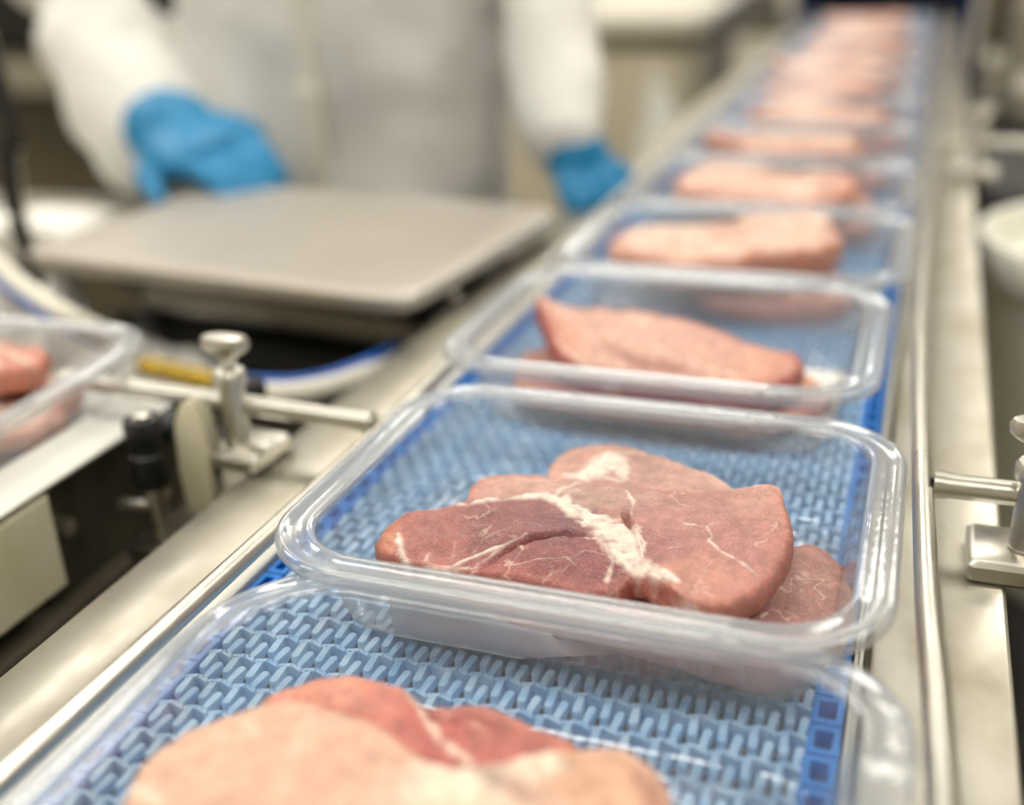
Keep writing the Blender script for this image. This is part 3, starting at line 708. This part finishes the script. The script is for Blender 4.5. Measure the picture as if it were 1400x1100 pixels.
# black adjusting knob, its bolt and the cream guide block
kn = empty('adjusting_knob', (-0.424, 0.498, -0.06)); tag(kn, 'black plastic adjusting knob on a steel bolt beside the rod clamp', 'knob')
MB().lathe([(0.0100, 0.048), (0.0120, 0.052), (0.0115, 0.066), (0.0118, 0.070), (0.0102, 0.0715), (0.0106, 0.080), (0.0118, 0.082), (0.0120, 0.091), (0.0108, 0.0935)], n=24).build('grip', 'black_plastic', kn)
MB().lathe([(0.0055, 0.0935), (0.0055, 0.0955), (0.004, 0.0962)], n=18).build('cap', 'polished_steel', kn)
MB().lathe([(0.0055, 0.0), (0.0055, 0.040), (0.009, 0.0405), (0.009, 0.049), (0.006, 0.0498)], n=18).build('bolt', 'polished_steel', kn)
MB().tube([(0.0, 0.0, 0.034), (-0.024, -0.004, 0.034)], 0.004, 12).build('side_pin', 'polished_steel', kn)
gb = MB(); rings = []
prof = [(-0.010, -0.030), (0.010, -0.030), (0.0115, 0.0), (0.012, 0.022), (0.010, 0.038), (0.004, 0.046), (-0.004, 0.043), (-0.010, 0.030), (-0.012, 0.0)]
for y, s in ((-0.006, 0.94), (-0.005, 1.0), (0.006, 1.0), (0.007, 0.94)):
    rings.append([(x * s, y, z * s) for x, z in prof])
gbo = gb.loft(rings).build('guide_block', 'cream_plastic', None, True, 30); gbo.location = (-0.3985, 0.512, -0.0035); tag(gbo, 'upright cream plastic guide block between black knob and rod clamp', 'guide block')
bk = MB().box((-0.025, -0.02, -0.012), (0.045, 0.03, 0.0), 0.002).build('mount_block', 'dark_steel', None); bk.location = (-0.418, 0.503, -0.0485); tag(bk, 'dark steel mounting block under the black adjusting knob', 'block')
arm = MB().tube(smoothpath([(-0.424, 0.51, 0.018), (-0.418, 0.55, 0.022), (-0.41, 0.60, 0.012)], 5), 0.009, 14).build('lever_arm', 'black_plastic', None)
tag(arm, 'black lever arm running back from the adjusting knob', 'lever')
tag(MB().box((-0.47, 0.40, -0.10), (-0.36, 0.62, -0.0905), 0.002).build('drip_plate', 'dark_steel'), 'dark steel drip plate low between belt frame and side conveyor', 'plate')

# ------------------------------------------------------------------ scale on its stand
th = math.radians(-6.5)
st = empty('scale_stand', (-0.58, 0.93, FZ), 0.0); tag(st, 'steel stand with front bar carrying the weighing scale', 'stand')
child_box('stand_top', 'dark_steel', st, (-0.86, 0.64, -0.125), (-0.372, 1.12, -0.115), 0.002)
fb = MB().tube([at(205, 406, -.02), at(568, 458, -.02)], 0.0115, 4).build('front_bar', 'polished_steel', None); fb.parent = st; fb.location = -Vector(st.location)
for x in (-0.84, -0.42):
    for y in (0.67, 1.06):
        child_box('leg', 'brushed_steel', st, (x, y, FZ), (x + 0.03, y + 0.03, -0.125))
for x in (-0.72, -0.42):
    child_box('bar_bracket', 'dark_steel', st, (x, 0.815, -0.115), (x + 0.02, 0.835, -0.032))
sc = empty('weighing_scale', (-0.562, 0.929, -0.115), th); tag(sc, 'flat stainless weighing scale platform in front of the worker', 'scale')
def rr_slab(w, l, r, z0, z1, bev):
    rings = []
    for z, i in ((z0, bev), (z0 + bev, 0), (z1 - bev, 0), (z1, bev)):
        p, _ = rrect(w - i, l - i, r, 8, 2, 2); rings.append([(x, y, z) for x, y, _, _ in p])
    return MB().loft(rings)
rr_slab(0.212, 0.152, 0.022, 0.128, 0.146, 0.004).build('platform', 'scale_steel', sc, True, 30)
MB().box((-0.17, -0.085, 0.095), (0.17, 0.115, 0.125), 0.004).build('carrier_frame', 'black_plastic', sc)
MB().box((-0.18, -0.085, 0.022), (0.18, 0.13, 0.060), 0.006).build('base', 'machine_black', sc)
for x in (-0.14, 0.14):
    for y in (-0.06, 0.09):
        MB().lathe([(0.016, 0.060), (0.016, 0.095)], (x, y, 0), 14).build('load_pillar', 'black_plastic', sc)
        MB().lathe([(0.016, 0.0), (0.018, 0.006), (0.012, 0.022)], (x, y, 0), 16).build('foot', 'dark_rubber', sc)
MB().ellipsoid((0.196, -0.05, 0.112), (0.008, 0.008, 0.008)).build('level_screw', 'polished_steel', sc)

# ------------------------------------------------------------------ hoses, straps, papers around the scale
def hose(name, pts, r, label, stripe=(-0.45, -0.6, -0.35), cat='hose', m='hose_white'):
    P = smoothpath(pts, 8); o = MB().tube(P, r, 16).build(name, m, None); tag(o, label, cat)
    if stripe:
        MB().tube([p + Vector(stripe) * r for p in P], r * 0.55, 10).build('stripe', 'hose_blue', o)
    return o
hose('air_hose', [(-1.25, 1.05, -0.0102), (-1.10, 1.00, -0.0102), (-0.98, 0.93, 0.01), at(-60, 300, .04), at(10, 375, .03), at(80, 425, .02), at(150, 462, -.01)], 0.0095, 'thick white hose with blue stripe rising at the left edge')
hose('air_hose', [at(330, 535, -.035), at(400, 537, -.035), at(460, 525, -.03), at(520, 500, -.03), at(560, 470, -.06)], 0.010, 'white hose with blue stripe running behind the rod clamp', (0, 0.35, 0.75))
ys_ = MB().tube(smoothpath([at(196, 500, -.03), at(240, 510, -.03), at(300, 525, -.03), at(352, 545, -.032)], 6), 0.0085, 10).build('warning_tape_bar', 'yellow', None); tag(ys_, 'yellow and dark speckled bar behind the rod clamp knob', 'bar')
gs = MB().tube(smoothpath([at(225, 425, -.07), at(290, 440, -.07), at(380, 455, -.07), at(430, 450, -.075)], 6), 0.016, 12).build('green_cable', 'green_dark', None); tag(gs, 'dark green cable bundle in the shade under the scale', 'cable')
hose('grey_cable', [(-1.02, .88, 1.99), (-1.0, .88, 1.0), aty(-20, 60, .88), aty(8, 200, .88), aty(20, 290, .88), aty(46, 370, .87), aty(60, 430, .86)], 0.009, 'dark grey cable hanging down at the left edge', False, 'cable', 'dark_rubber')
hose('cream_cable', [(-1.0, .905, 1.99), (-.98, .905, 1.0), aty(-14, 60, .905), aty(18, 220, .905), aty(30, 300, .905), aty(56, 365, .90)], 0.006, 'pale cable hanging beside the dark grey one at left', False, 'cable', 'cream_plastic')
def crumpled(name, c, sx, sy, h, seed, label, m='paper_white', cat='paper', rz=0.0):
    n = 22; vs = []; fs = []
    for s in (1, 0):
        for j in range(n + 1):
            for i in range(n + 1):
                u, v = i / n * 2 - 1, j / n * 2 - 1
                hgt = h * (0.35 + 0.65 * (1 - max(abs(u), abs(v)) ** 2)) * (0.7 + 0.5 * noise.noise(Vector((u * 1.7, v * 1.7, seed)))) + 0.12 * h * noise.noise(Vector((u * 4, v * 4, seed + 5)))
                k = 1 + 0.12 * noise.noise(Vector((u * 2, v * 2, seed + 9)))
                vs.append((u * sx * k, v * sy * k, max(hgt, 0.002) if s else 0.0))
    o = (n + 1) ** 2; w = n + 1
    for j in range(n):
        for i in range(n):
            a = j * w + i; fs.append((a, a + 1, a + w + 1, a + w)); fs.append((o + a, o + a + w, o + a + w + 1, o + a + 1))
    for i in range(n):
        fs.append((i, o + i, o + i + 1, i + 1)); a = n * w + i; fs.append((a, a + 1, o + a + 1, o + a))
        a = i * w; fs.append((a, a + w, o + a + w, o + a)); a = i * w + n; fs.append((a, o + a, o + a + w, a + w))
    ob = MB().add(vs, fs).build(name, m, None, True, 50); ob.location = c; ob.rotation_euler.z = rz
    return tag(ob, label, cat)
c = at(190, 455, -.05); crumpled('white_wrap', (c[0] - .01, c[1] + .02, -0.1149), .085, .06, .075, 1, 'crumpled white plastic wrap lying below the scale corner', rz=.5)
c = at(120, 385, -.02); crumpled('white_wrap', (-0.815, 0.815, -0.1149), .055, .07, .14, 2, 'shiny white plastic bag standing left of the scale', rz=.3)

tb = empty('work_table', (-1.05, 1.15, FZ)); tag(tb, 'grey steel work table at the left behind the scale', 'table')
child_box('table_top', 'machine_grey', tb, (-1.75, 0.92, -0.045), (-0.87, 1.20, -0.02), 0.004)
for x in (-1.72, -0.91):
    for y in (0.95, 1.14):
        child_box('leg', 'brushed_steel', tb, (x, y, FZ), (x + 0.03, y + 0.03, -0.045))
crumpled('white_sheet', (-1.00, 1.06, -0.0199), .085, .06, .02, 3, 'flat white plastic sheet on the grey table at left', rz=.1)
crumpled('white_cloth', (-0.83, 1.145, -0.1149), .045, .03, .185, 6, 'white cloth hanging under the blue glove at the scale corner', cat='cloth')

# ------------------------------------------------------------------ the worker
def remeshed(mb, name, m, parent, vox, smooth=6):
    o = mb.build(name, m, parent, True, 180)
    r = o.modifiers.new('skin', 'REMESH'); r.mode = 'VOXEL'; r.voxel_size = vox; r.use_smooth_shade = True
    s = o.modifiers.new('soft', 'SMOOTH'); s.iterations = smooth; s.factor = 0.6
    return o
def limb(mb, pts, rad, n=18):
    mb.tube(pts, rad, n)
    for p, r in zip(pts, rad): mb.ellipsoid(p, (r, r, r), 16, 10)
def stack(mb, rows, n=36, sq=2.3):
    rings = []
    for cx, cy, z, a, b in rows:
        ring = []
        for k in range(n):
            t = 2 * math.pi * k / n; c_, s_ = math.cos(t), math.sin(t)
            ring.append((cx + a * math.copysign(abs(c_) ** (2 / sq), c_), cy + b * math.copysign(abs(s_) ** (2 / sq), s_), z))
        rings.append(ring)
    mb.loft(rings)
PX, PY = -0.745, 1.40
RS, LS = Vector((PX - 0.19, PY + 0.01, 0.50)), Vector((PX + 0.19, PY + 0.01, 0.50))
RE, LE = Vector((-1.150, 1.36, 0.270)), Vector((-0.450, 1.38, 0.245))
RW, LW = Vector((-0.900, 1.175, 0.066)), Vector((-0.378, 1.225, 0.060))
bm = MB()
stack(bm, [(PX, PY, -0.05, .155, .10), (PX, PY, 0.08, .15, .095), (PX, PY, .25, .155, .10), (PX, PY, .42, .165, .105), (PX, PY, .52, .15, .085), (PX, PY + .01, .56, .07, .06), (PX, PY + .01, .64, .055, .055)])
limb(bm, [RS, RE, RW], [.055, .043, .030]); limb(bm, [LS, LE, LW], [.055, .043, .030])
limb(bm, [(PX - .085, PY, -.05), (PX - .09, PY + .01, -.44), (PX - .095, PY + .03, -.82)], [.085, .058, .042])
limb(bm, [(PX + .085, PY, -.05), (PX + .09, PY + .01, -.44), (PX + .095, PY + .03, -.82)], [.085, .058, .042])
bm.ellipsoid((PX - .095, PY - .02, -.865), (.045, .12, .034)); bm.ellipsoid((PX + .095, PY - .02, -.865), (.045, .12, .034))
bm.ellipsoid((PX, PY - .005, .735), (.078, .098, .118), 24, 16); bm.ellipsoid((PX, PY - .055, .665), (.05, .04, .04))
bm.ellipsoid((PX, PY - .103, .722), (.013, .02, .024)); bm.ellipsoid((PX - .08, PY, .735), (.012, .02, .03)); bm.ellipsoid((PX + .08, PY, .735), (.012, .02, .03))
person = remeshed(bm, 'person', 'skin', None, 0.012, 3)
tag(person, 'worker in a white coat and blue gloves standing behind the scale', 'person')
for sx in (-1, 1):
    MB().ellipsoid((PX + sx * .03, PY - .092, .745), (.012, .008, .008)).build('eye', 'pad_white', person)
MB().ellipsoid((PX, PY - .092, .685), (.024, .008, .007)).build('mouth', 'skin', person)
cap = MB(); stack(cap, [(PX, PY + .0, .765, .086, .106), (PX, PY + .005, .80, .09, .11), (PX, PY + .005, .84, .078, .095), (PX, PY + .005, .865, .045, .05)], sq=2.0); cap.build('hair_cover', 'coat_white', person)
ct = MB()
stack(ct, [(PX, PY, -.44, .245, .175), (PX, PY, -.2, .235, .160), (PX, PY - .005, -.05, .232, .155), (PX, PY - .01, .06, .230, .150), (PX, PY - .005, .20, .226, .140), (PX, PY, .36, .222, .135), (PX, PY, .46, .215, .12), (PX, PY, .535, .17, .10), (PX, PY + .005, .575, .08, .075)])
limb(ct, [RS, RE, RE.lerp(RW, .5), RE.lerp(RW, 1.0)], [.075, .078, .082, .072]); limb(ct, [LS, LE, LE.lerp(LW, .5), LE.lerp(LW, .98)], [.072, .066, .062, .050])
coat = remeshed(ct, 'coat', 'coat_white', person, 0.011, 5)
tx = bpy.data.textures.new('folds', 'CLOUDS'); tx.noise_scale = 0.16; tx.noise_depth = 1
dm = coat.modifiers.new('folds', 'DISPLACE'); dm.texture = tx; dm.strength = 0.05; dm.mid_level = 0.5; dm.texture_coords = 'GLOBAL'
tx2 = bpy.data.textures.new('creases', 'CLOUDS'); tx2.noise_scale = 0.06
dm = coat.modifiers.new('creases', 'DISPLACE'); dm.texture = tx2; dm.strength = 0.008; dm.mid_level = 0.5; dm.texture_coords = 'GLOBAL'
pk = MB().box((PX - .018 + .03, PY - .168, -.40), (PX + .018 + .03, PY - .150, .12), .004).build('placket', 'placket_cream', person)
MB().box((PX - .016 + .03, PY - .160, .12), (PX + .016 + .03, PY - .138, .45), .004).build('placket', 'placket_cream', person)
lg = MB(); limb(lg, [(PX - .088, PY, -.12), (PX - .092, PY + .01, -.44), (PX - .096, PY + .03, -.80)], [.10, .08, .072]); limb(lg, [(PX + .088, PY, -.12), (PX + .092, PY + .01, -.44), (PX + .096, PY + .03, -.80)], [.10, .08, .072])
remeshed(lg, 'trousers', 'trousers', person, .014, 3)
for sx in (-1, 1):
    bt = MB(); bt.ellipsoid((PX + sx * .095, PY - .025, -.866), (.052, .14, .034), 24, 12); bt.build('boot', 'white_plastic', person)
def glove(wrist, d, up, s, side, curl=0.5, w=1.0):
    """d: direction wrist -> knuckles; up: back of the hand; side +1 thumb towards d x up"""
    d = Vector(d).normalized(); up = Vector(up); up = (up - d * up.dot(d)).normalized(); x = d.cross(up) * side
    mb = MB(); wr = Vector(wrist)
    limb(mb, [wr - d * .045 * s, wr - d * .02 * s, wr + d * .012 * s], [.040 * s * w, .036 * s * w, .036 * s * w])
    pc = wr + d * .05 * s
    rings = []
    for t, a, b in ((0.0, .030, .021), (.025, .038, .023), (.055, .044, .022), (.085, .044, .017), (.096, .036, .012)):
        q = wr + d * t * s
        rings.append([q + x * a * s * w * math.cos(2 * math.pi * k / 20) + up * b * s * w * math.sin(2 * math.pi * k / 20) for k in range(20)])
    mb.loft(rings)
    for k, (off, ln) in enumerate(((.032, .074), (.011, .083), (-.011, .077), (-.031, .060))):
        p = wr + d * .086 * s + x * off * s; a1 = curl * .5; pts = [p]
        ang = a1
        for seg in (.46, .31, .23):
            dirv = d * math.cos(ang) - up * math.sin(ang) - x * off * 2.0
            pts.append(pts[-1] + dirv.normalized() * ln * seg * s); ang += curl * .7
        limb(mb, pts, [.0105 * s, .0098 * s, .009 * s, .0078 * s], 12)
    p = wr + d * .028 * s + x * .030 * s
    t1 = p + (d * .75 + x * .75 - up * .25).normalized() * .040 * s; t2 = t1 + (d * .95 + x * .25 - up * .3).normalized() * .032 * s
    limb(mb, [p, t1, t2], [.014 * s, .0115 * s, .009 * s], 12)
    return remeshed(mb, 'glove', 'glove_blue', person, .0036, 4)
glove(RW + Vector((.040, -.026, .006)), (0.86, -0.42, -0.06), (0.15, -0.30, 1), 1.3, 1, .55, 1.2)
glove(LW + Vector((.008, -.012, -.002)), (0.42, -0.30, -0.55), (0.5, -0.6, .4), 0.85, -1, .6, 1.15)

# ------------------------------------------------------------------ background
bb = empty('beige_bin', (-0.83, 3.2, FZ)); tag(bb, 'large beige plastic bin with pale rim behind the worker', 'bin')
def bbox_(name, m, lo, hi, bev=.01): child_box(name, m, bb, lo, hi, bev)
bbox_('bin_wall', 'bin_beige', (-1.35, 3.05, FZ + .08), (-0.60, 3.75, -0.02), .03)
bbox_('bin_rim', 'bin_rim_mat', (-1.40, 3.00, -0.02), (-0.56, 3.80, 0.075), .03)
for x in (-1.3, -0.72): bbox_('bin_foot', 'bin_beige', (x, 3.1, FZ), (x + .08, 3.7, FZ + .08))
wb = crumpled('white_bag', (-0.655, 2.93, -0.33), .05, .05, .30, 8, 'white plastic bag hanging at the corner of the beige bin', 'white_plastic', 'bag')
rk = empty('steel_rack', (-0.64, 4.5, FZ)); tag(rk, 'steel rack with pale boxes left of the far belt end', 'rack')
for x in (-0.84, -0.46):
    for y in (4.3, 4.7): child_box('upright', 'machine_grey', rk, (x, y, FZ), (x + .03, y + .03, .6))
for z in (-0.5, -0.13, 0.08, 0.32): child_box('shelf', 'machine_brown', rk, (-0.85, 4.29, z), (-0.42, 4.74, z + .02))
for k, (x, z, w, h, m, lb) in enumerate(((-0.79, .10, .11, .10, 'paper_white', 'pale box on the left of the upper steel rack shelf'), (-0.62, .10, .11, .11, 'paper_white', 'pale box on the right of the upper steel rack shelf'), (-0.74, -.11, .18, .10, 'machine_grey', 'grey crate on the lower steel rack shelf'))):
    e = empty('storage_box', (x + w / 2, 4.45, z)); tag(e, lb, 'box')
    child_box('box_body', m, e, (x, 4.35, z), (x + w, 4.6, z + h), .006); child_box('box_lid', m, e, (x - .004, 4.346, z + h + .0002), (x + w + .004, 4.604, z + h + .012), .003)
# blue hood over the far belt end
hd = empty('tunnel_hood', (-0.15, 3.75, FZ)); tag(hd, 'dark blue machine hood at the far end of the belt', 'machine')
child_box('hood_top', 'housing_blue', hd, (-0.40, 3.42, 0.085), (0.10, 4.1, 0.45), .01)
child_box('hood_side', 'housing_blue', hd, (-0.40, 3.60, FZ), (-0.375, 4.1, 0.084)); child_box('hood_side', 'housing_blue', hd, (0.075, 3.60, FZ), (0.10, 4.1, 0.084))
child_box('hood_back', 'housing_blue', hd, (-0.374, 4.07, FZ), (0.074, 4.1, 0.084))
# right side machine
rm_ = empty('packing_machine', (0.55, 2.4, FZ)); tag(rm_, 'dark machine with grey panels right of the far belt', 'machine')
child_box('cabinet', 'machine_black', rm_, (0.078, 1.56, FZ), (0.95, 2.9, -0.05), .01)
child_box('panel', 'machine_grey', rm_, (0.085, 2.05, -0.049), (0.118, 2.20, 0.060), .01)
child_box('panel', 'machine_grey', rm_, (0.135, 2.3, -0.049), (0.30, 2.36, 0.13), .01)
child_box('motor', 'machine_grey', rm_, (0.128, 1.95, -0.049), (0.25, 2.12, 0.035), .02)
child_box('column', 'machine_brown', rm_, (0.09, 2.6, -0.05), (0.17, 2.7, .6), .01)
child_box('arm', 'machine_brown', rm_, (0.171, 2.61, 0.12), (0.60, 2.68, .20), .01)
dkb = MB().box((0.10, 0.05, -0.5), (0.7, 0.95, -0.28), .01).build('floor_cabinet', 'machine_black'); dkb.location.z = 0
tag(dkb, 'dark low cabinet beside the conveyor at the right edge', 'cabinet')
child = MB().box((0.14, 0.1, FZ), (0.66, 0.9, -0.5), 0.0).build('plinth', 'machine_black', dkb)
# white bucket
bu = empty('white_bucket', (0.235, 1.27, -0.42)); tag(bu, 'white plastic bucket with thick rim right of the conveyor', 'bucket')
MB().lathe([(0.125, 0.0), (0.130, 0.004), (0.160, 0.37), (0.156, 0.37), (0.126, 0.010), (0.02, 0.008)], n=56).build('pail', 'bucket_white', bu)
rg = []
MB().lathe([(0.159, 0.355), (0.170, 0.352), (0.175, 0.362), (0.175, 0.388), (0.170, 0.396), (0.160, 0.396), (0.157, 0.388), (0.158, 0.36)], n=56).build('rim', 'bucket_white', bu)
bs = empty('bucket_stand', (0.235, 1.27, FZ)); tag(bs, 'dark steel stool under the white bucket', 'stand')
child_box('seat', 'dark_steel', bs, (0.10, 1.12, -0.44), (0.38, 1.42, -0.4203), .005)
for x in (0.11, 0.34):
    for y in (1.13, 1.38): child_box('leg', 'dark_steel', bs, (x, y, FZ), (x + .03, y + .03, -0.44))
# dark machine at the far left
ml = empty('mixing_machine', (-2.2, 3.2, FZ)); tag(ml, 'dark brown steel machine standing at the far left', 'machine')
child_box('cabinet', 'machine_brown', ml, (-3.2, 2.6, FZ), (-1.72, 3.3, -0.02), .02)
child_box('tower', 'machine_black', ml, (-2.9, 2.8, -0.02), (-1.88, 3.3, .7), .02)
child_box('ledge', 'machine_grey', ml, (-3.2, 2.5, -0.10), (-1.70, 2.598, -0.02), .01)
